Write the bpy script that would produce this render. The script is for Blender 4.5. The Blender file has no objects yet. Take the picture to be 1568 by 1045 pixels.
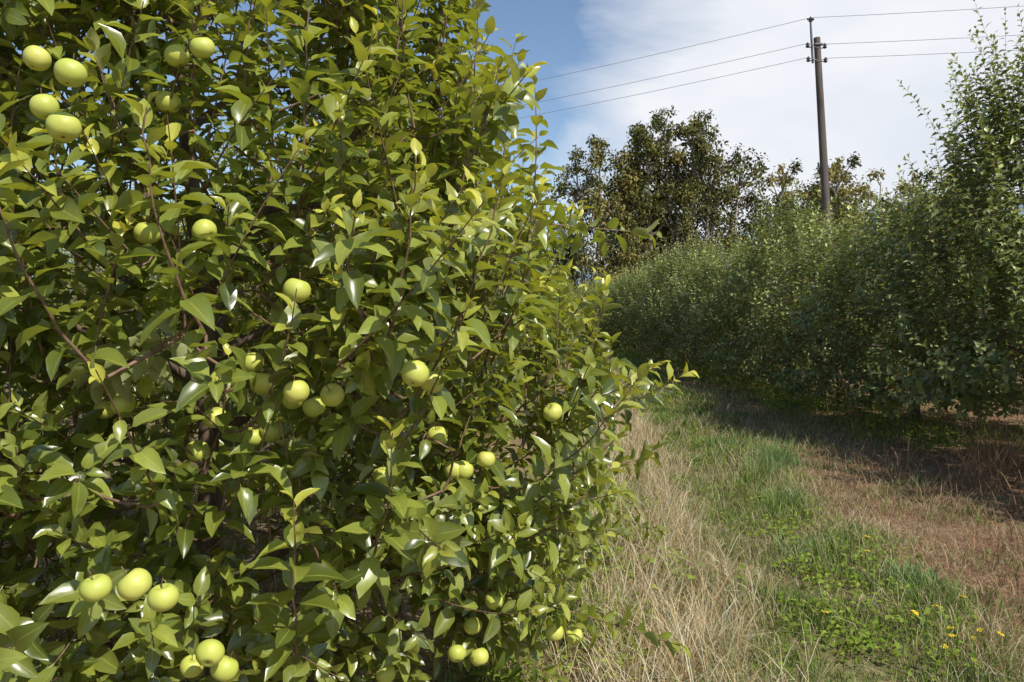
import bpy, math, numpy as np
from mathutils import Vector
scene=bpy.context.scene
col=scene.collection
UP=np.array([0,0,1.0])
def nrm(v):
    return v/np.maximum(np.linalg.norm(v,axis=-1,keepdims=True),1e-9)

# ------------------------------------------------------------ materials
def new_mat(name):
    m=bpy.data.materials.new(name); m.use_nodes=True
    nt=m.node_tree; nt.nodes.clear()
    return m,nt,nt.nodes,nt.links
def mixc(nt,fac,a,b,blend='MIX'):
    n=nt.nodes.new('ShaderNodeMix'); n.data_type='RGBA'; n.blend_type=blend
    for sock,val in ((n.inputs[0],fac),(n.inputs[6],a),(n.inputs[7],b)):
        if hasattr(val,'links'): nt.links.new(val,sock)
        elif isinstance(val,(int,float)): sock.default_value=val
        else: sock.default_value=(*val,1)
    return n.outputs[2]
def ramp(nt,src,stops):
    n=nt.nodes.new('ShaderNodeValToRGB'); nt.links.new(src,n.inputs[0])
    e=n.color_ramp.elements
    e[0].position=stops[0][0]; e[0].color=(*stops[0][1],1)
    e[1].position=stops[-1][0]; e[1].color=(*stops[-1][1],1)
    for p,c in stops[1:-1]:
        x=e.new(p); x.color=(*c,1)
    return n.outputs[0]
def noise(nt,scale,detail=4,rough=.55,vec=None,dist=0):
    n=nt.nodes.new('ShaderNodeTexNoise'); n.inputs['Scale'].default_value=scale
    n.inputs['Detail'].default_value=detail; n.inputs['Roughness'].default_value=rough
    n.inputs['Distortion'].default_value=dist
    if vec is not None: nt.links.new(vec,n.inputs['Vector'])
    return n.outputs['Fac']
def math_(nt,op,a,b=None,c=None,clamp=False):
    n=nt.nodes.new('ShaderNodeMath'); n.operation=op; n.use_clamp=clamp
    for i,v in enumerate((a,b,c)):
        if v is None: continue
        if hasattr(v,'links'): nt.links.new(v,n.inputs[i])
        else: n.inputs[i].default_value=v
    return n.outputs[0]

def leaf_material(name,dark,mid,young,under,trans,rough=.36,tfac=.3,spec=.5,fine=False,matte=False):
    m,nt,N,L=new_mat(name)
    at=N.new('ShaderNodeAttribute'); at.attribute_name='Col'
    sp=N.new('ShaderNodeSeparateColor'); L.new(at.outputs['Color'],sp.inputs[0])
    c=mixc(nt,sp.outputs[0],dark,mid)
    c=mixc(nt,sp.outputs[1],c,young)
    if fine:
        rib=ramp(nt,sp.outputs[2],[(0,(1,1,1)),(.1,(0,0,0))])
        c=mixc(nt,math_(nt,'MULTIPLY',rib,.35),c,(young[0]*1.1,young[1]*1.1,young[2]*1.6))
        tc=N.new('ShaderNodeTexCoord')
        nz=noise(nt,60,2,.6,tc.outputs['Object'])
        c=mixc(nt,math_(nt,'MULTIPLY',nz,.3),c,(dark[0]*.7,dark[1]*.7,dark[2]*.7))
    if matte:
        p=N.new('ShaderNodeBsdfDiffuse'); L.new(c,p.inputs[0])
    else:
        g=N.new('ShaderNodeNewGeometry')
        c2=mixc(nt,math_(nt,'MULTIPLY',g.outputs['Backfacing'],.75),c,under)
        p=N.new('ShaderNodeBsdfPrincipled'); L.new(c2,p.inputs['Base Color'])
        L.new(math_(nt,'MULTIPLY_ADD',g.outputs['Backfacing'],.3,rough),p.inputs['Roughness'])
        p.inputs['Specular IOR Level'].default_value=spec
    t=N.new('ShaderNodeBsdfTranslucent')
    L.new(mixc(nt,sp.outputs[1],trans,(trans[0]*1.7,trans[1]*1.4,trans[2])),t.inputs['Color'])
    mx=N.new('ShaderNodeMixShader'); mx.inputs[0].default_value=tfac
    L.new(p.outputs[0],mx.inputs[1]); L.new(t.outputs[0],mx.inputs[2])
    o=N.new('ShaderNodeOutputMaterial'); L.new(mx.outputs[0],o.inputs[0])
    return m
M_leaf=leaf_material('apple_leaf',(0.042,0.070,0.012),(0.31,0.36,0.062),(0.64,0.62,0.09),(0.27,0.30,0.12),(0.50,0.56,0.035),rough=.30,tfac=.25,spec=.7,fine=True)
M_leaf2=leaf_material('apple_leaf_row',(0.040,0.062,0.018),(0.32,0.37,0.105),(0.64,0.66,0.25),(0.26,0.30,0.14),(0.34,0.42,0.06),rough=.38,tfac=.22,spec=.5)
M_weed=leaf_material('weed_leaf',(0.10,0.18,0.02),(0.22,0.32,0.045),(0.36,0.42,0.08),(0.18,0.26,0.07),(0.35,0.45,0.04),matte=True)
M_far=leaf_material('far_leaf',(0.040,0.050,0.020),(0.19,0.20,0.068),(0.42,0.34,0.11),(0.12,0.125,0.055),(0.15,0.16,0.04),tfac=.2,matte=True)

def attr_material(name,tfac=.22):
    m,nt,N,L=new_mat(name)
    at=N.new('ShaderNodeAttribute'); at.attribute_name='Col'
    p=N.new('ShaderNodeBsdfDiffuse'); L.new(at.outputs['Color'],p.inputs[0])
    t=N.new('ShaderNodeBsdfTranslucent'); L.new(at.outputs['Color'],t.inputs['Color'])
    mx=N.new('ShaderNodeMixShader'); mx.inputs[0].default_value=tfac
    L.new(p.outputs[0],mx.inputs[1]); L.new(t.outputs[0],mx.inputs[2])
    o=N.new('ShaderNodeOutputMaterial'); L.new(mx.outputs[0],o.inputs[0])
    return m
M_grass=attr_material('grass_blade')

def simple_noise_mat(name,a,b,scale,rough=.8,bump=.3,stretch=(1,1,1),dist=.01,detail=3):
    m,nt,N,L=new_mat(name)
    tc=N.new('ShaderNodeTexCoord'); mp=N.new('ShaderNodeMapping'); mp.inputs['Scale'].default_value=stretch
    L.new(tc.outputs['Object'],mp.inputs[0])
    nz=noise(nt,scale,detail,.65,mp.outputs[0])
    c=ramp(nt,nz,[(.3,a),(.7,b)])
    p=N.new('ShaderNodeBsdfPrincipled'); L.new(c,p.inputs['Base Color']); p.inputs['Roughness'].default_value=rough
    if bump>0:
        bp=N.new('ShaderNodeBump'); bp.inputs['Strength'].default_value=bump; bp.inputs['Distance'].default_value=dist
        L.new(nz,bp.inputs['Height']); L.new(bp.outputs[0],p.inputs['Normal'])
    o=N.new('ShaderNodeOutputMaterial'); L.new(p.outputs[0],o.inputs[0])
    return m
M_bark=simple_noise_mat('bark',(0.07,0.045,0.03),(0.19,0.14,0.10),30,stretch=(1,1,.3))
M_twig=simple_noise_mat('twig_bark',(0.10,0.05,0.028),(0.24,0.15,0.09),40,rough=.55,bump=0,detail=1)
M_farbark=simple_noise_mat('far_bark',(0.16,0.14,0.12),(0.45,0.41,0.35),3,bump=0)
M_pole=simple_noise_mat('weathered_pole_wood',(0.06,0.045,0.038),(0.17,0.13,0.11),14,stretch=(1,1,.08))
M_metal=simple_noise_mat('galvanised_steel',(0.10,0.10,0.11),(0.2,0.2,0.21),10,rough=.45)
M_ceramic=simple_noise_mat('insulator_ceramic',(0.05,0.03,0.025),(0.08,0.05,0.04),10,rough=.25)
M_wire=simple_noise_mat('wire_metal',(0.22,0.23,0.25),(0.30,0.31,0.33),10,rough=.4,bump=0)

def apple_material():
    m,nt,N,L=new_mat('golden_apple_skin')
    tc=N.new('ShaderNodeTexCoord')
    oi=N.new('ShaderNodeObjectInfo')
    n1=noise(nt,14,3,.5,tc.outputs['Object'])
    c=ramp(nt,n1,[(.3,(0.46,0.50,0.08)),(.7,(0.66,0.62,0.15))])
    c=mixc(nt,math_(nt,'MULTIPLY',oi.outputs['Random'],.6),c,(0.44,0.52,0.085))
    v=N.new('ShaderNodeTexVoronoi'); v.inputs['Scale'].default_value=230; L.new(tc.outputs['Object'],v.inputs['Vector'])
    sp=ramp(nt,v.outputs['Distance'],[(.10,(1,1,1)),(.22,(0,0,0))])
    c=mixc(nt,math_(nt,'MULTIPLY',sp,.5),c,(0.30,0.25,0.08))
    p=N.new('ShaderNodeBsdfPrincipled'); L.new(c,p.inputs['Base Color']); p.inputs['Roughness'].default_value=.46
    o=N.new('ShaderNodeOutputMaterial'); L.new(p.outputs[0],o.inputs[0])
    return m
M_apple=apple_material()

# ------------------------------------------------------------ mesh helper
def build_mesh(name,parts):
    """parts: list of (V,T,C,mat)"""
    mats=[];Vs=[];Ts=[];Cs=[];Ms=[];off=0
    for V,T,C,mat in parts:
        if mat not in mats: mats.append(mat)
        if C is None: C=np.ones((len(V),3))*.5
        Vs.append(V);Ts.append(T+off);Cs.append(C);Ms.append(np.full(len(T),mats.index(mat)));off+=len(V)
    V=np.concatenate(Vs).astype(np.float32);T=np.concatenate(Ts).astype(np.int32);C=np.concatenate(Cs);Mi=np.concatenate(Ms).astype(np.int32)
    me=bpy.data.meshes.new(name)
    me.vertices.add(len(V)); me.vertices.foreach_set('co',V.ravel())
    me.loops.add(len(T)*3); me.loops.foreach_set('vertex_index',T.ravel())
    me.polygons.add(len(T)); me.polygons.foreach_set('loop_start',np.arange(0,len(T)*3,3,dtype=np.int32))
    for m in mats: me.materials.append(m)
    me.polygons.foreach_set('material_index',Mi)
    me.polygons.foreach_set('use_smooth',np.ones(len(T),dtype=bool))
    a=me.color_attributes.new('Col','FLOAT_COLOR','POINT')
    cc=np.ones((len(V),4),dtype=np.float32); cc[:,:3]=C
    a.data.foreach_set('color',cc.ravel())
    me.update(calc_edges=True)
    return me
def add_obj(name,me,loc=(0,0,0),rot=0,scale=(1,1,1),parent=None):
    o=bpy.data.objects.new(name,me); o.location=loc; o.rotation_euler=(0,0,rot); o.scale=scale
    col.objects.link(o)
    if parent: o.parent=parent
    return o

def leaf_template(rng,rows):
    if rows==7:
        t=np.array([0,.16,.28,.46,.66,.85,1.0]); w=np.array([.012,.014,.19,.285,.265,.155,.004])
    else:
        t=np.array([0,.18,.55,1.0]); w=np.array([.015,.03,.29,.005])
    fold=rng.uniform(.12,.75); k=rng.uniform(.05,.5); side=rng.uniform(-.12,.12); ph=rng.uniform(0,6)
    V=[];C=[]
    for i,(a,b) in enumerate(zip(t,w)):
        for s in (-1,0,1):
            z=-k*a*a+fold*abs(s)*b+ .035*math.sin(9*a+ph+s*1.7)*abs(s)*(b>.05)
            V.append((s*b+side*a*a, a*(1-.15*k), z)); C.append(abs(s))
    T=[]
    for i in range(len(t)-1):
        for j in (0,1):
            a=i*3+j
            T+=[(a,a+1,a+4),(a,a+4,a+3)]
    return np.array(V),np.array(T),np.array(C)
_r=np.random.default_rng(5)
TPL_FINE=[leaf_template(_r,7) for _ in range(12)]
TPL_LOW=[leaf_template(_r,4) for _ in range(8)]
def leaves_mesh(P,D,Nn,S,rnd,age,tpls,rng,wide=1.0):
    D=nrm(D); Nn=nrm(Nn-(Nn*D).sum(1,keepdims=True)*D); X=np.cross(D,Nn)
    var=rng.integers(0,len(tpls),len(P))
    outV=[];outT=[];outC=[];off=0
    for v,(TV,TT,TC) in enumerate(tpls):
        idx=np.where(var==v)[0]
        if len(idx)==0: continue
        s=S[idx][:,None,None]
        V=P[idx][:,None,:]+s*(wide*TV[None,:,0:1]*X[idx][:,None,:]+TV[None,:,1:2]*D[idx][:,None,:]+TV[None,:,2:3]*Nn[idx][:,None,:])
        n=len(TV)
        T=TT[None]+ (np.arange(len(idx))*n)[:,None,None]
        C=np.zeros((len(idx),n,3)); C[:,:,0]=rnd[idx][:,None]; C[:,:,1]=age[idx][:,None]; C[:,:,2]=TC[None]
        outV.append(V.reshape(-1,3)); outT.append(T.reshape(-1,3)+off); outC.append(C.reshape(-1,3)); off+=len(idx)*n
    return np.concatenate(outV),np.concatenate(outT),np.concatenate(outC)

def tubes(polys,sides):
    Vs=[];Ts=[];off=0
    for pts,rad in polys:
        pts=np.asarray(pts,float); n=len(pts)
        tan=np.gradient(pts,axis=0); tan=nrm(tan)
        ref=np.array([1.0,0,0]) if abs(tan[0,0])<.8 else np.array([0,1.0,0])
        a=nrm(np.cross(tan,ref)); b=np.cross(tan,a)
        ang=np.linspace(0,2*math.pi,sides,endpoint=False)
        V=pts[:,None,:]+np.asarray(rad)[:,None,None]*(np.cos(ang)[None,:,None]*a[:,None,:]+np.sin(ang)[None,:,None]*b[:,None,:])
        Vs.append(V.reshape(-1,3))
        i=np.arange(n-1)[:,None]*sides; j=np.arange(sides)[None]; j2=(j+1)%sides
        q=np.stack([i+j,i+j2,i+sides+j2,i+sides+j],-1).reshape(-1,4)
        Ts.append(np.concatenate([q[:,[0,1,2]],q[:,[0,2,3]]])+off); off+=n*sides
    return np.concatenate(Vs),np.concatenate(Ts),None

def curve3(p0,p1,p2,n):
    t=np.linspace(0,1,n)[:,None]
    return (1-t)**2*p0+2*t*(1-t)*p1+t*t*p2

def gen_apple_tree(seed,zs,rs,n_limb,n_shoot,n_spur,leaf,spacing,tpls,slen=(.2,.5),extra=(),apples=(),viewer=None,base=(0,0,0),wood_sides=5,keep=.1,young=.25,wide=1.0,shell=(.45,1.0),thinback=False,rough=1.0,toplong=1.25,upf=0.0,gap=None):
    rng=np.random.default_rng(seed); base=np.array(base,float)
    R=lambda z: np.interp(z,zs,rs)
    ztop=zs[-1]
    thick=[];thin=[]
    ph=rng.uniform(0,6,9)
    def lobe(az,z): return 1+rough*(.09*math.sin(2*az+ph[0]+z)+.08*math.sin(4*az+ph[1]-2.3*z)+.06*math.sin(7*az+ph[2]+4*z)+.05*math.sin(11*az+ph[5]-7*z))
    def dens(az,z): # clumps and gaps
        return .5+.28*math.sin(5*az+ph[6]+3.5*z)+.28*math.sin(9*az-ph[7]-6*z)
    tz=np.linspace(-.1,ztop*.86,12)
    tp=np.stack([.05*np.sin(tz*1.3+ph[3])-.05*math.sin(ph[3]),.05*np.sin(tz*1.1+ph[4])-.05*math.sin(ph[4]),tz],1)
    thick.append((tp,np.interp(tz,[-.1,.1,ztop*.86],[.085,.065,.012])))
    K=[tp[3:]]
    for i in range(n_limb):
        f=(i+.5)/n_limb; z0=.4+f*(ztop*.62); az=i*2.4+rng.uniform(-.3,.3)
        z1=min(z0+rng.uniform(.0,.6),ztop*.92); r=R(z1)*rng.uniform(.6,.8)
        s=np.array([np.interp(z0,tz,tp[:,0]),np.interp(z0,tz,tp[:,1]),z0])
        e=np.array([math.cos(az)*r,math.sin(az)*r,z1])
        m=(s+e)/2+np.array([0,0,rng.uniform(-.05,.25)])+rng.normal(0,.06,3)
        c=curve3(s,m,e,9)+rng.normal(0,.008,(9,3))
        thick.append((c,np.linspace(.024*(1.2-.6*f),.006,9))); K.append(c[2:])
    K=np.concatenate(K)
    P=[];D=[];Nn=[];S=[];A=[]
    zgrid=np.linspace(zs[0],ztop,60); wz=np.array([R(z) for z in zgrid])+.12; wz/=wz.sum()
    def put_leaves(pts,L,step,big,tipyoung,ph0):
        n=max(3,int(L/step)); t=np.linspace(.06,1,n)
        seg=np.linspace(0,1,len(pts))
        p=np.stack([np.interp(t,seg,pts[:,k]) for k in range(3)],1)
        tg=np.gradient(pts,axis=0); a=nrm(np.stack([np.interp(t,seg,tg[:,k]) for k in range(3)],1))
        e1=nrm(np.cross(a,np.array([.3,.9,.1]))); e2=np.cross(a,e1)
        an=ph0+np.arange(n)*2.4+rng.normal(0,.3,n)
        e=np.cos(an)[:,None]*e1+np.sin(an)[:,None]*e2
        th=np.interp(t,[0,.8,1],[1.25,.95,.35])+rng.normal(0,.2,n)
        d=a*np.cos(th)[:,None]+e*np.sin(th)[:,None]; d[:,2]-=rng.uniform(-.05,.5,n)*np.interp(t,[0,1],[1,.2])
        nn=a*np.sin(th)[:,None]-e*np.cos(th)[:,None]+UP*.7+rng.normal(0,.25,(n,3))
        s=big*np.interp(t,[0,.15,.6,.9,1],[.75,1,1,.72,.5])*rng.uniform(.72,1.2,n)
        P.append(p);D.append(d);Nn.append(nn);S.append(s)
        A.append(np.clip(np.interp(t,[0,.65,.9,1],[0,.03,.4,.8])*tipyoung+rng.uniform(-.05,.08,n),0,1))
    def origin(lo,hi):
        while True:
            z=rng.choice(zgrid,p=wz)+rng.uniform(-.03,.03); az=rng.uniform(0,2*math.pi)
            if thinback and math.sin(az)>.35 and rng.uniform()<.5: continue
            if gap is not None and rng.uniform()>dens(az,z)+gap: continue
            break
        u=lo+(hi-lo)*math.sqrt(rng.uniform()); r=R(z)*lobe(az,z)*u
        return np.array([math.cos(az)*r,math.sin(az)*r,z]),az,z
    jobs=[]
    for i in range(n_shoot):
        o,az,z=origin(*shell); o=o*np.array([.93,.93,1]); jobs.append((o,az,z,0))
    for i in range(n_spur):
        o,az,z=origin(.2,.95); jobs.append((o,az,z,1))
    dist0=[np.min(np.linalg.norm(K-j[0],axis=1)) for j in jobs]
    KK=np.zeros((len(K)+4*len(jobs),3)); KK[:len(K)]=K; nk=len(K)
    for q in np.argsort(dist0):
        o,az,z,typ=jobs[q]
        hub=np.array([0,0,z-.25])
        d=np.linalg.norm(KK[:nk]-o,axis=1)+.35*np.maximum(0,np.linalg.norm(KK[:nk]-hub,axis=1)-np.linalg.norm(o-hub))
        k=KK[np.argmin(d)]
        m=(k+o)/2+rng.normal(0,.02,3)+np.array([0,0,-.03])
        c=curve3(k,m,o,5); LL=np.linalg.norm(o-k)
        thin.append((c,np.linspace(.0052 if LL>.15 else .004,.0034,5)))
        KK[nk:nk+3]=c[[2,3,4]]; nk+=3
        if typ==0:
            L=rng.uniform(*slen)*(toplong if z>ztop*.7 else 1)
            out=np.array([math.cos(az),math.sin(az),0]); up=rng.uniform(.45,1.5)+upf+(.9 if z>ztop*.65 else 0)
            dd=nrm(out*rng.uniform(.2,1)+UP*up+rng.normal(0,.3,3))
            if z<ztop*.25: dd=nrm(out*1.0+UP*rng.uniform(-.4,.7)+rng.normal(0,.3,3))
            t=np.linspace(0,1,7)[:,None]
            bend=rng.normal(0,.12,3)+UP*.12
            pts=o+dd*L*t+bend*L*t*t
            thin.append((pts,np.linspace(.0036,.0014,7)))
            put_leaves(pts,L,spacing,leaf*rng.uniform(.78,1.12),rng.uniform(.2,1.3)*young*4*(.25+.75*(z>ztop*.3)),rng.uniform(0,6))
        else:
            dd=nrm(nrm(c[-1]-c[-2])+rng.normal(0,.2,3))
            pts=o+dd*.06*np.linspace(0,1,4)[:,None]
            put_leaves(pts,.06,.0075,leaf*.95,0.15,rng.uniform(0,6))
    K=KK[:nk]
    for s,m,e,st in extra:
        s,m,e=[np.array(q,float)-base for q in (s,m,e)]
        c=curve3(s,m,e,12)+rng.normal(0,.003,(12,3)); L=np.linalg.norm(e-s)
        k=K[np.argmin(np.linalg.norm(K-s,axis=1))]
        thin.append((curve3(k,(k+s)/2,s,6),np.linspace(.006,.005,6)))
        thin.append((c,np.linspace(.0048,.0018,12)))
        put_leaves(c,L,st,leaf*1.08,1.0 if e[2]-s[2]>.3*L else .1,rng.uniform(0,6))
    P=np.concatenate(P);D=np.concatenate(D);Nn=np.concatenate(Nn);S=np.concatenate(S);A=np.concatenate(A)
    D=nrm(D)
    ok=P[:,2]>.06
    if len(apples):
        mid=P+D*S[:,None]*.55
        for ap in apples:
            a=np.array(ap[:3])-base; v=nrm(np.array(viewer)-base-a)
            q=mid-a; tt=(q@v); dist=np.linalg.norm(q-np.clip(tt,0,1.2)[:,None]*v,axis=1)
            hit=(dist<.052-.012*np.clip(tt,0,1))&(tt>-.03)
            ok&=~(hit&(rng.uniform(size=len(P))>keep))
            ok&=np.linalg.norm(q,axis=1)>.040
    P,D,Nn,S,A=[q[ok] for q in (P,D,Nn,S,A)]
    rnd=np.clip(rng.normal(.44,.32,len(P)),0,1)
    LV=leaves_mesh(P,D,Nn,S,rnd,A,tpls,rng,wide)
    TK=tubes(thick,8 if wood_sides>4 else 6); TN=tubes(thin,wood_sides if wood_sides>4 else 3)
    return LV,TK,TN,P

# ------------------------------------------------------------ apple mesh
def apple_parts(r=.037,seg=24,rings=16,center=(0,0,0)):
    V=[];T=[]
    ths=np.linspace(0,math.pi,rings+1)
    for th in ths:
        rr=r*math.sin(th)*(1+.04*math.cos(th)); z=r*.93*math.cos(th)
        z-= r*.34*math.exp(-(th/.36)**2); z+= r*.22*math.exp(-((math.pi-th)/.3)**2)
        for j in range(seg):
            a=2*math.pi*j/seg; k=1+.018*math.cos(5*a)*(1 if th>1.6 else .4)
            V.append((rr*k*math.cos(a),rr*k*math.sin(a),z))
    for i in range(rings):
        for j in range(seg):
            a=i*seg+j;b=i*seg+(j+1)%seg;c=b+seg;d=a+seg
            T+=[(a,d,c),(a,c,b)]
    V=np.array(V)+np.array(center); T=np.array(T)
    st=tubes([(np.array([[0,0,r*.55],[.002,0,r*.95],[.006,.002,r*1.35]])+np.array(center),[.0016,.0014,.002])],6)
    cal=tubes([(np.array([[0,0,-r*.66],[0,0,-r*.78]])+np.array(center),[.005,.0015])],5)
    return [(V,T,None,M_apple),(st[0],st[1],None,M_twig),(cal[0],cal[1],None,M_twig)]

# ------------------------------------------------------------ main foreground tree
APPLES=[(-.788,2.05,2.279),(-.889,2.14,2.288),(-.96,1.75,2.125),(-1.005,1.8,2.02),(-1.076,1.85,2.078),(-.941,2.2,2.181),
(-1.035,2.4,1.85),(-.846,2.2,1.829),(-.553,2.05,1.662),(-.238,1.95,1.456),(-.208,2.05,1.427),(-.475,2.1,1.387),(-.529,1.95,1.411),
(-.548,2.2,1.345),(-.708,2.25,1.406),(-1.077,2.2,1.351),(-1.233,2.4,1.313),(-.862,2.3,1.302),(-.912,2.3,1.204),(-.766,1.6,1.052),
(-.775,1.75,.972),(-.924,1.75,.993),(-.769,2.0,.739),(-.856,2.1,.66),(-.758,2.07,.668),(-.19,2.7,.436),(-.109,2.6,.468),(-.135,2.72,.525),
(.146,2.7,.509),(.216,2.75,.478),(-.752,2.3,1.462),(-.189,2.6,1.092),(-.085,2.6,1.125),(-.24,2.55,1.213),(-.41,2.5,1.09),(-.61,2.5,1.90),
(.136,2.65,1.274),(-.785,2.4,1.23),(-.418,2.6,.411),(-.70,2.3,1.26),(-.98,2.15,1.82),(-.16,2.6,1.09),(-1.15,1.95,2.22),(-.62,2.25,1.36),(-.06,2.7,.62),
(-1.9,3.9,1.4),(-1.6,4.5,1.2),(-2.3,3.0,1.5),(-.5,4.5,1.6)]
BASE=(-1.32,3.35,0)
EXTRA=[((-.45,2.9,.62),(.05,2.7,.66),(.56,2.6,.5),.024),
((-.15,2.75,.95),(.12,2.5,1.0),(.39,2.4,1.42),.024),
((-.2,2.7,.75),(.15,2.6,.85),(.32,2.6,1.10),.024),
((-.22,2.5,1.75),(-.12,2.42,2.0),(-.10,2.4,2.52),.022),
((-.20,2.5,1.95),(-.08,2.5,2.15),(-.04,2.45,2.36),.022),
((-.45,2.5,1.85),(-.36,2.4,2.2),(-.31,2.4,2.62),.022),
((-.62,2.3,1.75),(-.56,2.2,2.2),(-.55,2.2,2.55),.022),
((-.28,2.15,1.35),(-.12,2.0,1.55),(-.02,1.95,1.93),.024),
((-.35,2.1,1.45),(-.27,1.95,1.6),(-.22,1.9,1.97),.024),
((-.75,1.95,1.55),(-.82,1.8,1.75),(-.80,1.75,2.05),.026),
((-.95,1.85,1.45),(-1.06,1.7,1.65),(-1.10,1.65,1.95),.026),
((-.60,2.2,.55),(-.55,1.95,.85),(-.52,1.9,1.15),.026),
((-.45,2.3,.8),(-.32,2.05,1.0),(-.30,2.0,1.3),.026),
((-.1,2.6,1.4),(.04,2.5,1.6),(.09,2.5,2.0),.024),
((-.05,2.9,1.2),(.12,2.8,1.3),(.24,2.8,1.55),.026),
((-.15,3.0,1.5),(-.03,2.9,1.9),(-.02,2.9,2.3),.026)]
VIEW=(0,0,1.6)
LV,TK,TN,P=gen_apple_tree(11,[.28,.6,1.0,1.4,1.75,2.2,2.6,2.9,3.4,3.8],[1.15,1.40,1.60,1.64,1.48,1.30,1.12,.98,.60,.2],
    20,1420,700,.110,.0205,TPL_FINE,slen=(.18,.52),extra=EXTRA,apples=APPLES,viewer=VIEW,base=BASE,wood_sides=5,keep=.18,shell=(.5,1.0),thinback=True,young=.48,wide=.78,gap=.22)
tree=bpy.data.objects.new('apple_tree',None); tree.location=BASE; col.objects.link(tree)
add_obj('leaves',build_mesh('main_leaves',[(*LV,M_leaf)]),parent=tree)
add_obj('trunk_and_branches',build_mesh('main_wood',[(*TK,M_bark),(*TN,M_twig)]),parent=tree)
print('LEAVES',len(P))
am=build_mesh('apple',apple_parts())
rg=np.random.default_rng(3)
for i,a in enumerate(APPLES):
    o=add_obj('apple',am,loc=(a[0]-BASE[0],a[1]-BASE[1],a[2]),parent=tree)
    s=rg.uniform(.82,.98); o.scale=(s,s,s*rg.uniform(.94,1.05)); o.rotation_euler=(rg.normal(0,.35),rg.normal(0,.35),rg.uniform(0,6))

# ------------------------------------------------------------ orchard row trees (instanced variants)
def row_variant(seed,H,Rm,n1,n2,lm,napple=0,leaf=.085,spacing=.03,slen=(.25,.6),toplong=1.3,z0=.3):
    zs=[z0,z0+.3,1.1,1.7,2.4,3.0,H-.5,H]; rs=[.95*Rm,1.12*Rm,1.2*Rm,1.12*Rm,.98*Rm,.78*Rm,.45*Rm,.15*Rm]
    if H<3.6: zs[5]=H-.62; zs[4]=H-1.1; zs[6]=H-.3
    LV,TK,TN,P=gen_apple_tree(seed,zs,rs,14,n1,n2,leaf,spacing,TPL_LOW,slen=slen,wood_sides=3,wide=.95,shell=(.6,1.0),young=.42,rough=1.6,toplong=toplong,upf=.5,gap=.12)
    parts=[(*LV,lm),(*TK,M_bark),(*TN,M_twig)]
    r=np.random.default_rng(seed)
    for k in range(napple):
        q=P[r.integers(len(P))]
        parts+=apple_parts(.036,10,7,center=q)
    return build_mesh('row_tree_%d'%seed,parts)
VR=[row_variant(s,3.2,1.42,520,280,M_leaf2,leaf=.13) for s in (21,22,23)]
VBIG=row_variant(31,4.2,1.72,1250,480,M_leaf2,leaf=.125,slen=(.3,.85),toplong=1.4,z0=.6)
VL=[row_variant(s,3.2,1.2,560,300,M_leaf,napple=22,leaf=.105) for s in (41,42)]
rg=np.random.default_rng(8)
def put(me,x,y,s=1.0,sz=None,rot=None):
    sc=s*rg.uniform(.94,1.07)
    add_obj('apple_tree',me,loc=(x,y,0),rot=rg.uniform(0,6.28) if rot is None else rot,scale=(sc,sc,(sz or s)*rg.uniform(.94,1.05)))
put(VBIG,6.5,9.1,1.0,1.06); put(VR[0],6.6,5.9,1.05,1.05)
y=12.0;k=0
while y<62:
    put(VR[k%3],6.15-.012*(y-12)+rg.uniform(-.3,.3),y,1.0+.1*(k==0),rg.uniform(.90,1.14)); y+=2.45; k+=1
y=6.3;k=0
while y<50:
    x=np.interp(y,[6,10,20,40,60],[-1.4,-1.35,-.1,2.0,3.2])
    put(VL[k%2],x+rg.uniform(-.12,.12),y,.98); y+=2.3; k+=1
for y in np.arange(2,48,2.5):
    put(VL[k%2],-6.6+.04*y,y,1.0); k+=1
for y in np.arange(6,50,2.6):
    put(VR[k%3],11.3,y,.95); k+=1

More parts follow.
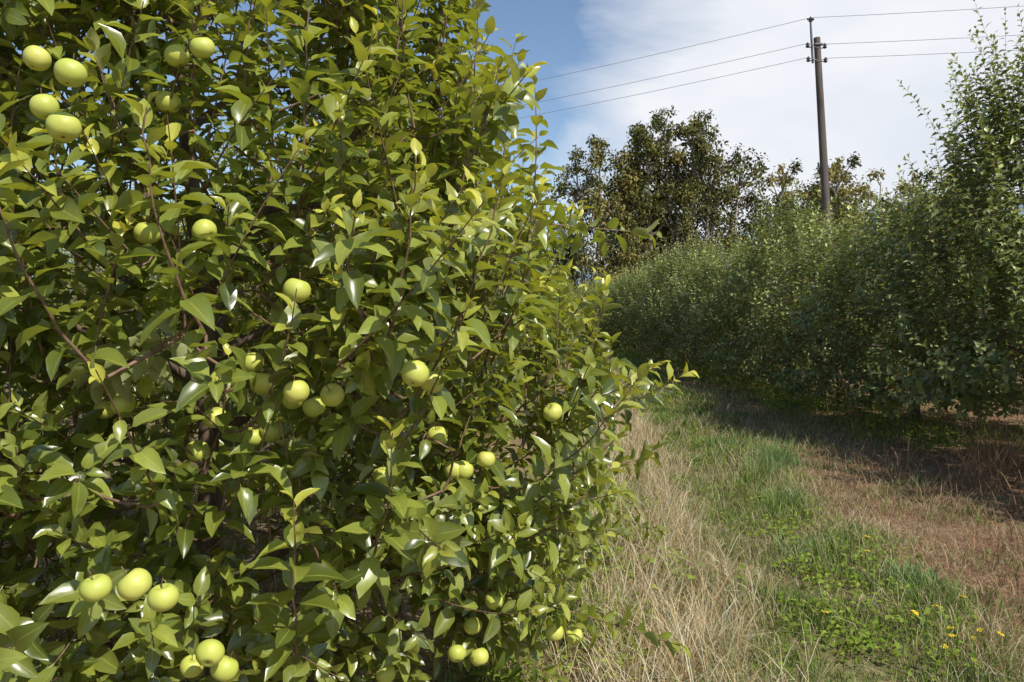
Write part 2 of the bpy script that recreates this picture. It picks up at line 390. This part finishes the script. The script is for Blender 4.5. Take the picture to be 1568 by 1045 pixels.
# ------------------------------------------------------------ distant tall trees
def far_tree(seed,H,W,n_clump,per,yel=.3):
    r=np.random.default_rng(seed); thick=[]; trunks=[]
    for k,(x0,hh,ln) in enumerate([(0,1,.02),(.9,.88,.12),(-.9,.93,-.11),(.1,.82,.04)]):
        h=H*hh*r.uniform(.94,1.04); tz=np.linspace(0,h*.95,10)
        tp=np.stack([x0+(ln+r.normal(0,.02))*tz+np.cumsum(r.normal(0,.14,10)),r.normal(0,.6)+r.normal(0,.06)*tz+np.cumsum(r.normal(0,.12,10)),tz],1)
        thick.append((tp,np.linspace(.22,.04,10))); trunks.append((tz,tp,h))
    P=[];D=[];Nn=[];S=[];A=[]
    for i in range(n_clump):
        tz,tp,h=trunks[r.choice(4,p=[.3,.26,.26,.18])]
        f=.10+.90*r.uniform()**.8; z=h*f
        prof=W*np.interp(f,[0,.2,.45,.75,.9,1.02],[.8,.95,1.0,.85,.62,.25])
        az=r.uniform(0,6.28); rr=prof*math.sqrt(r.uniform(.02,1))
        b0=np.array([np.interp(z,tz,tp[:,0]),np.interp(z,tz,tp[:,1]),0])
        c=b0+np.array([math.cos(az)*rr,math.sin(az)*rr,z])
        zb=min(max(z-r.uniform(.8,2.2),h*.08),tz[-1]); s=np.array([np.interp(zb,tz,tp[:,0]),np.interp(zb,tz,tp[:,1]),zb])
        thick.append((curve3(s,(s+c)/2+np.array([0,0,-.25]),c,5),np.linspace(.065,.02,5)))
        n=int(per*r.uniform(.4,1.5)); sg=np.array([r.uniform(.45,1.15),r.uniform(.45,1.15),r.uniform(.45,1.2)])*np.interp(f,[0,.8,1],[1.0,.85,.62])
        q=nrm(r.normal(0,1,(n,3)))*(r.uniform(0,1,(n,1))**.5)*r.uniform(.8,1.3,(n,1))
        P.append(c+q*sg); D.append(r.normal(0,.6,(n,3))+np.array([0,0,-.3])+q*.5); Nn.append(r.normal(0,.4,(n,3))+UP*.7+q)
        S.append(r.uniform(.17,.38,n)); A.append(np.full(n,np.clip(r.normal(yel,.35),0,1))*r.uniform(.5,1,n))
    P=np.concatenate(P);D=np.concatenate(D);Nn=np.concatenate(Nn);S=np.concatenate(S);A=np.concatenate(A)
    LV=leaves_mesh(P,D,Nn,S,r.uniform(0,.9,len(P)),A,TPL_LOW,r)
    return build_mesh('far_tree_%d'%seed,[(*LV,M_far),(*tubes(thick,6),M_farbark)])
FT=[far_tree(61,15.6,2.5,150,82,.42),far_tree(62,16.2,2.3,145,82,.12),far_tree(63,13.4,2.2,120,78,.35)]
for x,y,v,s in [(6.8,60,0,.96),(9.8,61.5,0,1.03),(12.6,60,1,1.03),(15.6,61,1,1.04),(11,66,2,.9),
                (19.4,64,2,1.03),(23.6,64,2,1.06),(28.2,66,2,1.12),(32.5,69,2,1.05),(37,72,2,1.1),(3.4,66,2,.72),(.5,68,2,.8),(-3,70,2,.8),
                (-10,72,2,.9),(-18,70,2,.9),(-27,72,0,.8),(-36,72,2,1),(42,76,2,1.1),(48,78,2,1.1),(56,80,0,.8)]:
    sc=s*rg.uniform(.97,1.03)
    add_obj('tall_tree',FT[v],loc=(x,y,0),rot=rg.choice([0,3.14])+rg.uniform(-.6,.6),scale=(sc,sc,sc))

# ------------------------------------------------------------ ground
def hgt(x,y):
    return .025*np.sin(x*1.7+y*.6)*np.cos(y*.9-x*.4)+.015*np.sin(x*4.1+1)*np.sin(y*3.3)
def cpath(y): return 1.4+.1*(y-3.5)
g=np.concatenate([np.linspace(0,14,90),np.geomspace(14.5,2500,40)])
gx=np.concatenate([-g[::-1][:-1],g]); gy=np.concatenate([-np.geomspace(6,2500,12)[::-1],np.linspace(-4,26,130),np.geomspace(27,2500,40)])
XX,YY=np.meshgrid(gx,gy); fade=np.clip(1-(np.hypot(XX,YY)-30)/30,0,1)
ZZ=hgt(XX,YY)*fade
V=np.stack([XX,YY,ZZ],-1).reshape(-1,3); ny,nx=XX.shape
i=(np.arange(ny-1)[:,None]*nx+np.arange(nx-1)[None]).ravel()
T=np.concatenate([np.stack([i,i+1,i+nx+1],1),np.stack([i,i+nx+1,i+nx],1)])
m,nt,N,L=new_mat('orchard_ground')
tc=N.new('ShaderNodeTexCoord'); sx=N.new('ShaderNodeSeparateXYZ'); L.new(tc.outputs['Object'],sx.inputs[0])
u=math_(nt,'SUBTRACT',sx.outputs[0],math_(nt,'MULTIPLY_ADD',sx.outputs[1],.1,1.05))
n1=noise(nt,1.3,3,.6,tc.outputs['Object']); n2=noise(nt,22,4,.7,tc.outputs['Object']); n4=noise(nt,90,2,.7,tc.outputs['Object'])
dirt=ramp(nt,n2,[(.3,(0.13,0.068,0.040)),(.5,(0.25,0.135,0.080)),(.7,(0.40,0.25,0.16))])
straw=ramp(nt,n2,[(.3,(0.15,0.105,0.055)),(.7,(0.42,0.33,0.19))])
dirt=mixc(nt,ramp(nt,n1,[(.45,(0,0,0)),(.62,(.5,.5,.5))]),dirt,straw)
green=ramp(nt,n2,[(.3,(0.08,0.10,0.025)),(.7,(0.19,0.21,0.07))])
uu=math_(nt,'ADD',u,math_(nt,'MULTIPLY_ADD',n1,1.0,-.5))
g1=ramp(nt,math_(nt,'MULTIPLY_ADD',uu,.2,.5),[(.22,(0,0,0)),(.44,(.3,.3,.3)),(.48,(1,1,1)),(.58,(1,1,1)),(.66,(0,0,0))])
s1=ramp(nt,math_(nt,'MULTIPLY_ADD',uu,.2,.5),[(.1,(0.7,.7,.7)),(.45,(1,1,1)),(.62,(1,1,1)),(.69,(0,0,0))])
c=mixc(nt,s1,dirt,straw); c=mixc(nt,math_(nt,'MULTIPLY',g1,.6),c,green)
farf=ramp(nt,math_(nt,'MULTIPLY',sx.outputs[1],.01),[(.4,(0,0,0)),(.6,(1,1,1))])
c=mixc(nt,farf,c,(0.10,0.11,0.04))
c=mixc(nt,math_(nt,'MULTIPLY',n4,.4),c,(0.09,0.06,0.035))
p=N.new('ShaderNodeBsdfPrincipled'); L.new(c,p.inputs['Base Color']); p.inputs['Roughness'].default_value=.95; p.inputs['Specular IOR Level'].default_value=.1
b=N.new('ShaderNodeBump'); b.inputs['Strength'].default_value=.8; b.inputs['Distance'].default_value=.03
L.new(n2,b.inputs['Height']); L.new(b.outputs[0],p.inputs['Normal'])
o=N.new('ShaderNodeOutputMaterial'); L.new(p.outputs[0],o.inputs[0])
add_obj('ground',build_mesh('ground',[(V,T,None,m)]))

# ------------------------------------------------------------ grass
rg=np.random.default_rng(77)
def blades(x,y,h,w,lean,C,z0=None):
    n=len(x); az=rg.uniform(0,6.28,n); ld=np.stack([np.cos(az),np.sin(az),np.zeros(n)],1)
    sd=rg.uniform(0,6.28,n); s=np.stack([np.cos(sd),np.sin(sd),np.zeros(n)],1)*w[:,None]
    b=np.stack([x,y,hgt(x,y)*1.0-.005 if z0 is None else z0],1)
    up=np.zeros((n,3)); up[:,2]=1
    c=np.cos(lean); sn=np.sin(lean)
    m1=b+h[:,None]*(.4*ld*(sn*.5)[:,None]+.42*up*(np.sqrt(1-(sn*.5)**2))[:,None])
    m2=m1+h[:,None]*(.33*ld*sn[:,None]+.33*up*c[:,None])
    l2=np.clip(lean*1.5,0,2.1)
    m3=m2+h[:,None]*(.3*ld*np.sin(l2)[:,None]+.3*up*np.cos(l2)[:,None])
    m3[:,2]=np.maximum(m3[:,2],b[:,2]+.012)
    V=np.stack([b-s,b+s,m1-s*.85,m1+s*.85,m2-s*.6,m2+s*.6,m3],1)
    T0=np.array([(0,1,3),(0,3,2),(2,3,5),(2,5,4),(4,5,6)])
    T=T0[None]+(np.arange(n)*7)[:,None,None]
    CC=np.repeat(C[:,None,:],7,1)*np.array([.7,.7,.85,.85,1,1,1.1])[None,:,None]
    return V.reshape(-1,3),T.reshape(-1,3),np.clip(CC,0,.85).reshape(-1,3)
def patch(x,y,s,o): return .5+.25*np.sin(x*s+o+1.3*np.sin(y*s*.7+o))+.25*np.sin(y*s*1.1-o*2+1.7*np.sin(x*s*.8))
STRAW=np.array([[.58,.47,.26],[.68,.58,.36],[.48,.36,.19],[.38,.25,.13],[.76,.68,.48]])
GREEN=np.array([[.13,.21,.04],[.19,.30,.055],[.27,.36,.08],[.10,.17,.04],[.32,.37,.12]])
def field(n,y0,y1,u0,u1,wm,hm=1.0,pw=1.0):
    y=y0+(y1-y0)*rg.uniform(size=n)**pw; u=rg.uniform(u0,u1,n); x=u+cpath(y)
    pg=patch(x,y,2.1,.4); pg2=patch(x,y,5.3,2.0)
    g=np.interp(u,[-3,-1.5,-1.15,-.8,-.35,-.1,.5,.9,1.3],[.45,.65,.6,.2,.32,.80,.78,.55,.28])
    g=np.clip(g+(pg-.5)*.6+(pg2-.5)*.5,.03,.97)
    isg=rg.uniform(size=n)<g
    dens=np.interp(u,[-3,-1.6,-1.2,.6,1.0,1.5,3],[.35,.6,1,1,.75,.34,.14])*(.45+.8*pg2)
    k=rg.uniform(size=n)<dens
    x,y,u,isg,pg2=x[k],y[k],u[k],isg[k],pg2[k]; n=len(x)
    tall=np.interp(u,[-1.5,-1.0,-.6,-.2,.2,.7,1.2],[.7,1.0,1.0,.5,.6,.8,.45])*(.6+.8*pg2)
    h=np.where(isg,rg.uniform(.06,.20,n),rg.uniform(.08,.30,n))*tall*hm
    w=np.where(isg,rg.uniform(.0015,.0034,n),rg.uniform(.0009,.0021,n))*wm
    lean=np.where(isg,rg.uniform(.1,.9,n),rg.uniform(.3,1.5,n))
    C=np.where(isg[:,None],GREEN[rg.integers(0,5,n)],STRAW[rg.integers(0,5,n)])*rg.uniform(.75,1.2,(n,1))
    return blades(x,y,h,w,lean,C)
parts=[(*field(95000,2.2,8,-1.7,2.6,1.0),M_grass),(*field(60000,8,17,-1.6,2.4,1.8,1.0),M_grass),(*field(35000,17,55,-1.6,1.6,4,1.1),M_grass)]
n=16000; x=rg.uniform(-6,-1.2,n); y=rg.uniform(2.5,16,n); isg=rg.uniform(size=n)<.5
parts.append((*blades(x,y,rg.uniform(.06,.22,n),rg.uniform(.002,.004,n),rg.uniform(.2,1.2,n),np.where(isg[:,None],GREEN[rg.integers(0,5,n)],STRAW[rg.integers(0,5,n)])),M_grass))
n=12000; y=rg.uniform(9,32,n); x=5.4+rg.normal(0,1.0,n)+.01*y
parts.append((*blades(x,y,rg.uniform(.08,.3,n),rg.uniform(.002,.005,n),rg.uniform(.1,1.0,n),GREEN[rg.integers(0,5,n)]),M_grass))
for tx,ty,nb,hh,rad in [(2.75,8.2,450,.40,.22),(2.45,7.7,250,.30,.2),(2.3,6.6,160,.22,.2),(2.6,9.4,250,.28,.3),(1.9,5.2,200,.20,.2),(2.35,4.6,260,.24,.2),(1.5,9.5,200,.22,.3)]:
    x=tx+rg.normal(0,rad*.5,nb); y=ty+rg.normal(0,rad*.5,nb)
    C=np.array([[.19,.28,.10]])*rg.uniform(.7,1.6,(nb,1))
    parts.append((*blades(x,y,rg.uniform(.5,1,nb)*hh,rg.uniform(.002,.004,nb),rg.uniform(.1,1.0,nb),C),M_grass))
add_obj('grass',build_mesh('grass',parts))
parts=[]
for k in range(180):
    ty=2.8+9*rg.uniform()**1.2; tx=cpath(ty)+rg.normal(-.72,.24); nb=int(rg.uniform(25,75))
    x=tx+rg.normal(0,.06,nb); y=ty+rg.normal(0,.06,nb)
    C=STRAW[rg.integers(0,5,nb)]*rg.uniform(.9,1.3,(nb,1))
    parts.append((*blades(x,y,rg.uniform(.18,.48,nb),rg.uniform(.0011,.0025,nb),rg.uniform(.2,1.5,nb),C),M_grass))
for k in range(110):
    ty=rg.uniform(3.2,12); tx=cpath(ty)+rg.uniform(-.3,2.8); nb=int(rg.uniform(15,40))
    x=tx+rg.normal(0,.08,nb); y=ty+rg.normal(0,.08,nb)
    C=STRAW[rg.integers(0,4,nb)]*rg.uniform(.7,1.1,(nb,1))
    parts.append((*blades(x,y,rg.uniform(.08,.28,nb),rg.uniform(.001,.002,nb),rg.uniform(.4,1.5,nb),C),M_grass))
add_obj('dry_grass',build_mesh('dry_grass',parts))
n=20000; x=rg.uniform(2.2,7.0,n); y=rg.uniform(3.2,16,n)
C=np.array([[.34,.21,.12],[.50,.36,.23],[.2,.12,.07]])[rg.integers(0,3,n)]
parts=[(*blades(x,y,rg.uniform(.03,.12,n),rg.uniform(.001,.003,n),np.full(n,1.45),C),M_grass)]
n=9000; x=rg.uniform(-1.6,1.2,n); y=rg.uniform(2.2,8,n)
C=np.array([[.36,.25,.14],[.48,.36,.22],[.25,.17,.10]])[rg.integers(0,3,n)]
parts.append((*blades(x,y,rg.uniform(.05,.16,n),rg.uniform(.001,.0025,n),np.full(n,1.4),C),M_grass))
add_obj('straw_litter',build_mesh('straw_litter',parts))
parts=[]
for tx,ty,nb,hh in [(4.3,7.2,170,.75),(4.75,7.8,150,.8),(3.75,7.9,90,.5),(4.6,6.6,140,.6),(5.2,8.3,120,.8),(3.6,6.5,80,.35),(4.2,6.2,110,.5),(3.2,7.3,70,.35),(3.5,5.4,80,.3),(2.9,4.6,70,.22)]:
    x=tx+rg.normal(0,.16,nb); y=ty+rg.normal(0,.16,nb)
    C=np.array([[.40,.25,.14]])*rg.uniform(.5,1.6,(nb,1))
    parts.append((*blades(x,y,rg.uniform(.4,1,nb)*hh,rg.uniform(.0014,.003,nb),rg.uniform(.3,1.5,nb),C),M_grass))
add_obj('dead_shrub',build_mesh('dead_shrub',parts))
# broadleaf weeds
P=[];D=[];Nn=[];S=[]
def clump(tx,ty,n,rad,hh,s):
    p=np.stack([tx+rg.normal(0,rad,n),ty+rg.normal(0,rad,n),rg.uniform(.02,hh,n)],1)
    d=rg.normal(0,1,(n,3)); d[:,2]=np.abs(d[:,2])*.5; P.append(p);D.append(d);Nn.append(rg.normal(0,.35,(n,3))+UP);S.append(rg.uniform(.6,1.2,n)*s)
for k in range(60): clump(rg.uniform(.2,.95),rg.uniform(4.3,7.2),55,.08,.2,.05)
for k in range(34): clump(rg.uniform(-.1,.7),rg.uniform(3.1,4.2),50,.08,.16,.048)
for k in range(26): clump(rg.normal(1.8,.28),rg.normal(4.3,.5),30,.07,.12,.045)
for k in range(12): clump(rg.normal(1.35,.35),rg.normal(3.7,.3),24,.06,.09,.04)
for k in range(14): clump(rg.normal(2.1,.3),rg.normal(5.3,.5),26,.07,.12,.045)
for k in range(30):
    yy=rg.uniform(4,14); clump(cpath(yy)+rg.uniform(-.3,.9),yy,20,.08,.1,.04)
for k in range(60):
    yy=rg.uniform(9,20); clump(rg.uniform(4.4,5.4),yy,40,.15,.25,.06)
P=np.concatenate(P);D=np.concatenate(D);Nn=np.concatenate(Nn);S=np.concatenate(S)
W=leaves_mesh(P,D,Nn,S,rg.uniform(0,1,len(P)),rg.uniform(0,.5,len(P)),TPL_LOW,rg)
add_obj('weeds',build_mesh('weeds',[(*W,M_weed)]))
mf,nt,N,L=new_mat('yellow_petal'); p=N.new('ShaderNodeBsdfPrincipled'); p.inputs['Base Color'].default_value=(.75,.55,.02,1); p.inputs['Roughness'].default_value=.6
o=N.new('ShaderNodeOutputMaterial'); L.new(p.outputs[0],o.inputs[0])
parts=[]
for fx,fy,fz in [(2.25,5.0,.2),(2.2,5.05,.12),(2.16,4.8,.17),(1.92,3.75,.17),(2.03,3.78,.19),(2.04,3.65,.1),(2.12,3.62,.1),(2.2,3.7,.11),(1.98,3.6,.07),(2.25,3.62,.12),(2.12,3.8,.08),(1.55,3.9,.1),(2.4,4.2,.12)]:
    n=12; a=np.linspace(0,6.28,n,endpoint=False)
    tilt=rg.normal(0,.25,2)
    Pf=np.tile([fx,fy,fz+hgt(fx,fy)],(n,1)); Df=np.stack([np.cos(a),np.sin(a),.25+tilt[0]*np.cos(a)+tilt[1]*np.sin(a)],1)
    F=leaves_mesh(Pf,Df,np.tile(UP,(n,1)),np.full(n,.02),np.zeros(n),np.zeros(n),TPL_LOW,rg,1.0)
    parts.append((*F,mf)); tb=tubes([(np.array([[fx,fy,0],[fx+.004,fy,fz*.5],[fx,fy,fz]]),[.0012,.001,.001])],4); parts.append((*tb,M_weed))
add_obj('yellow_wildflowers',build_mesh('yellow_wildflowers',parts))

# ------------------------------------------------------------ utility pole and wires
pb=np.array([8.95,22,0]); pt=np.array([8.32,22,9.15])
pole=bpy.data.objects.new('utility_pole',None); col.objects.link(pole)
def lp(z): return pb+(pt-pb)*(z/9.15)
zz=np.linspace(-.2,9.15,12); ptv=np.array([lp(z) for z in zz])
A=tubes([(ptv,np.linspace(.135,.088,12)),(np.array([lp(9.15),lp(9.17)]),[.088,.001])],14)
add_obj('wooden_pole',build_mesh('wooden_pole',[(*A,M_pole)]),parent=pole)
off=np.array([-.17,-.06,0])
br=[(np.array([lp(8.45)+off,lp(9.0)+off,lp(9.55)+off]),[.035,.035,.03]),
    (np.array([lp(8.55)+off,lp(8.55)+np.array([.1,0,0])]),[.02,.02]),(np.array([lp(8.95)+off,lp(8.95)+np.array([.1,0,0])]),[.02,.02]),
    (np.array([lp(8.95)+np.array([-.1,-.1,0]),lp(8.95)+np.array([.12,-.1,0])]),[.03,.03])]
for z in (8.5,8.86):
    br.append((np.array([lp(z)+off,lp(z)+off+np.array([-.12,0,.02])]),[.014,.014]))
    br.append((np.array([lp(z),lp(z)+np.array([.2,0,.02])]),[.014,.014]))
add_obj('bracket',build_mesh('bracket',[(*tubes(br,8),M_metal)]),parent=pole)
att=[lp(9.55)+off+np.array([0,0,.12]),lp(8.86)+off+np.array([-.12,0,.12]),lp(8.5)+off+np.array([-.12,0,.1])]
att2=[att[0],lp(8.86)+np.array([.2,0,.12]),lp(8.5)+np.array([.2,0,.1])]
ins=[]
for a in att+att2[1:]:
    h=np.array([-.12,-.09,-.06,-.03,0,.03]); ins.append((a+np.stack([h*0,h*0,h],1),[.02,.065,.03,.06,.03,.012]))
ins.append((att[0]+np.array([[-.09,0,-.04],[.09,0,-.04]]),[.03,.03]))
add_obj('insulators',build_mesh('insulators',[(*tubes(ins,12),M_ceramic)]),parent=pole)
def wire(a,b,sag):
    t=np.linspace(0,1,50)[:,None]; p=a+(b-a)*t; p[:,2:3]-=4*sag*t*(1-t); return (p,np.full(50,.0065))
dirL=np.array([-42.,18.5,-1.0]); dirR=np.array([42.,-10.5,1.8])
ws=[]
for k in range(3):
    ws.append(wire(att[k],att[k]+dirL,1.0)); ws.append(wire(att2[k],att2[k]+dirR,.9))
ws.append((np.array([att[1],(att[1]+att2[1])/2+np.array([0,-.12,-.15]),att2[1]]),[.009]*3))
ws.append((np.array([att[2],(att[2]+att2[2])/2+np.array([0,-.12,-.12]),att2[2]]),[.009]*3))
add_obj('power_lines',build_mesh('power_lines',[(*tubes(ws,5),M_wire)]))
for d in (dirL,dirR):
    q=pt+d; Aq=tubes([(np.array([[q[0],q[1],-.2],[q[0],q[1],4],[q[0],q[1],q[2]+.3]]),[.135,.11,.09])],12)
    cb=tubes([(np.array([[q[0]-.35,q[1]-.1,q[2]-.4],[q[0]+.3,q[1]-.1,q[2]-.4]]),[.04,.04])],6)
    add_obj('utility_pole',build_mesh('pole_far',[(*Aq,M_pole),(*cb,M_metal)]))

# ------------------------------------------------------------ hills
def ridge(name,y0,xs,hs,colr,depth,seed):
    r=np.random.default_rng(seed); n=160; x=np.linspace(xs[0],xs[-1],n); h=np.interp(x,xs,hs)
    h=h*(1+.05*np.sin(x*.02+seed)+.035*np.sin(x*.055)+.02*np.sin(x*.13))
    rows=14; V=[]
    for k in range(rows):
        f=k/(rows-1); V.append(np.stack([x,np.full(n,y0+f*depth)+r.normal(0,depth*.01,n),h*f**.8*(1+r.normal(0,.03,n)*(0<k))-2],1))
    V.append(np.stack([x,np.full(n,y0+depth*2.2),np.full(n,-5.)],1)); rows+=1
    V=np.concatenate(V); i=(np.arange(rows-1)[:,None]*n+np.arange(n-1)[None]).ravel()
    T=np.concatenate([np.stack([i,i+1,i+n+1],1),np.stack([i,i+n+1,i+n],1)])
    mm=simple_noise_mat(name+'_mat',colr,tuple(min(1,c*1.25) for c in colr),.02,rough=1,bump=0)
    add_obj(name,build_mesh(name,[(V,T,None,mm)]))
ridge('mountain',1300,[-1800,-900,-200,200,500,800,1300,2200],[190,210,130,110,190,240,280,200],(0.18,0.24,0.31),500,2)  # blue-grey colour has the distance haze painted into it

# ------------------------------------------------------------ world, sun, camera
sun_dir=nrm(np.array([.47,-.52,.75]))
el=math.asin(sun_dir[2]); 
w=bpy.data.worlds.new('World'); scene.world=w; w.use_nodes=True; nt=w.node_tree; nt.nodes.clear(); N=nt.nodes; L=nt.links
sky=N.new('ShaderNodeTexSky'); sky.sky_type='NISHITA'; sky.sun_disc=False; sky.sun_elevation=el
sky.sun_rotation=math.atan2(sun_dir[0],sun_dir[1]); sky.air_density=1.0; sky.dust_density=.3; sky.ozone_density=2
tc=N.new('ShaderNodeTexCoord'); mp=N.new('ShaderNodeMapping'); mp.inputs['Scale'].default_value=(1,1,1.8); mp.inputs['Rotation'].default_value=(0,.6,0)
L.new(tc.outputs['Generated'],mp.inputs[0])
sp=N.new('ShaderNodeSeparateXYZ'); L.new(tc.outputs['Generated'],sp.inputs[0])
n1=noise(nt,3.0,6,.58,mp.outputs[0],.4); n2=noise(nt,4,3,.6,mp.outputs[0],0)
v=math_(nt,'MULTIPLY_ADD',sp.outputs[0],2.5,math_(nt,'MULTIPLY',n1,1.0))
v=math_(nt,'SUBTRACT',v,math_(nt,'MULTIPLY',sp.outputs[2],.75))
mask=ramp(nt,v,[(.43,(0,0,0)),(.57,(.45,.45,.45)),(.79,(1,1,1))])
yk=ramp(nt,math_(nt,'MULTIPLY_ADD',sp.outputs[1],.5,.5),[(.58,(.05,.05,.05)),(.80,(1,1,1))])
mask=math_(nt,'MULTIPLY',mask,math_(nt,'MULTIPLY',yk,.96))
cc=ramp(nt,n2,[(.3,(.78,.83,.91)),(.7,(.96,.97,1.0))])
b1=N.new('ShaderNodeBackground'); L.new(sky.outputs[0],b1.inputs[0]); b1.inputs[1].default_value=.135
b2=N.new('ShaderNodeBackground'); L.new(cc,b2.inputs[0]); b2.inputs[1].default_value=1.0
mx=N.new('ShaderNodeMixShader'); L.new(mask,mx.inputs[0]); L.new(b1.outputs[0],mx.inputs[1]); L.new(b2.outputs[0],mx.inputs[2])
o=N.new('ShaderNodeOutputWorld'); L.new(mx.outputs[0],o.inputs[0])
sl=bpy.data.lights.new('sun','SUN'); sl.energy=5.0; sl.angle=math.radians(.5); sl.color=(1,.95,.86)
so=bpy.data.objects.new('sun',sl); col.objects.link(so); so.rotation_euler=Vector(-sun_dir).to_track_quat('-Z','Y').to_euler()
cam=bpy.data.cameras.new('camera'); cam.lens=28; cam.sensor_width=36; cam.clip_end=6000; cam.clip_start=.05
co=bpy.data.objects.new('camera',cam); col.objects.link(co); co.location=(0,0,1.6); co.rotation_euler=(math.radians(90-1.9),0,0)
scene.camera=co
scene.view_settings.view_transform='Standard'; scene.view_settings.look='None'; scene.view_settings.exposure=0
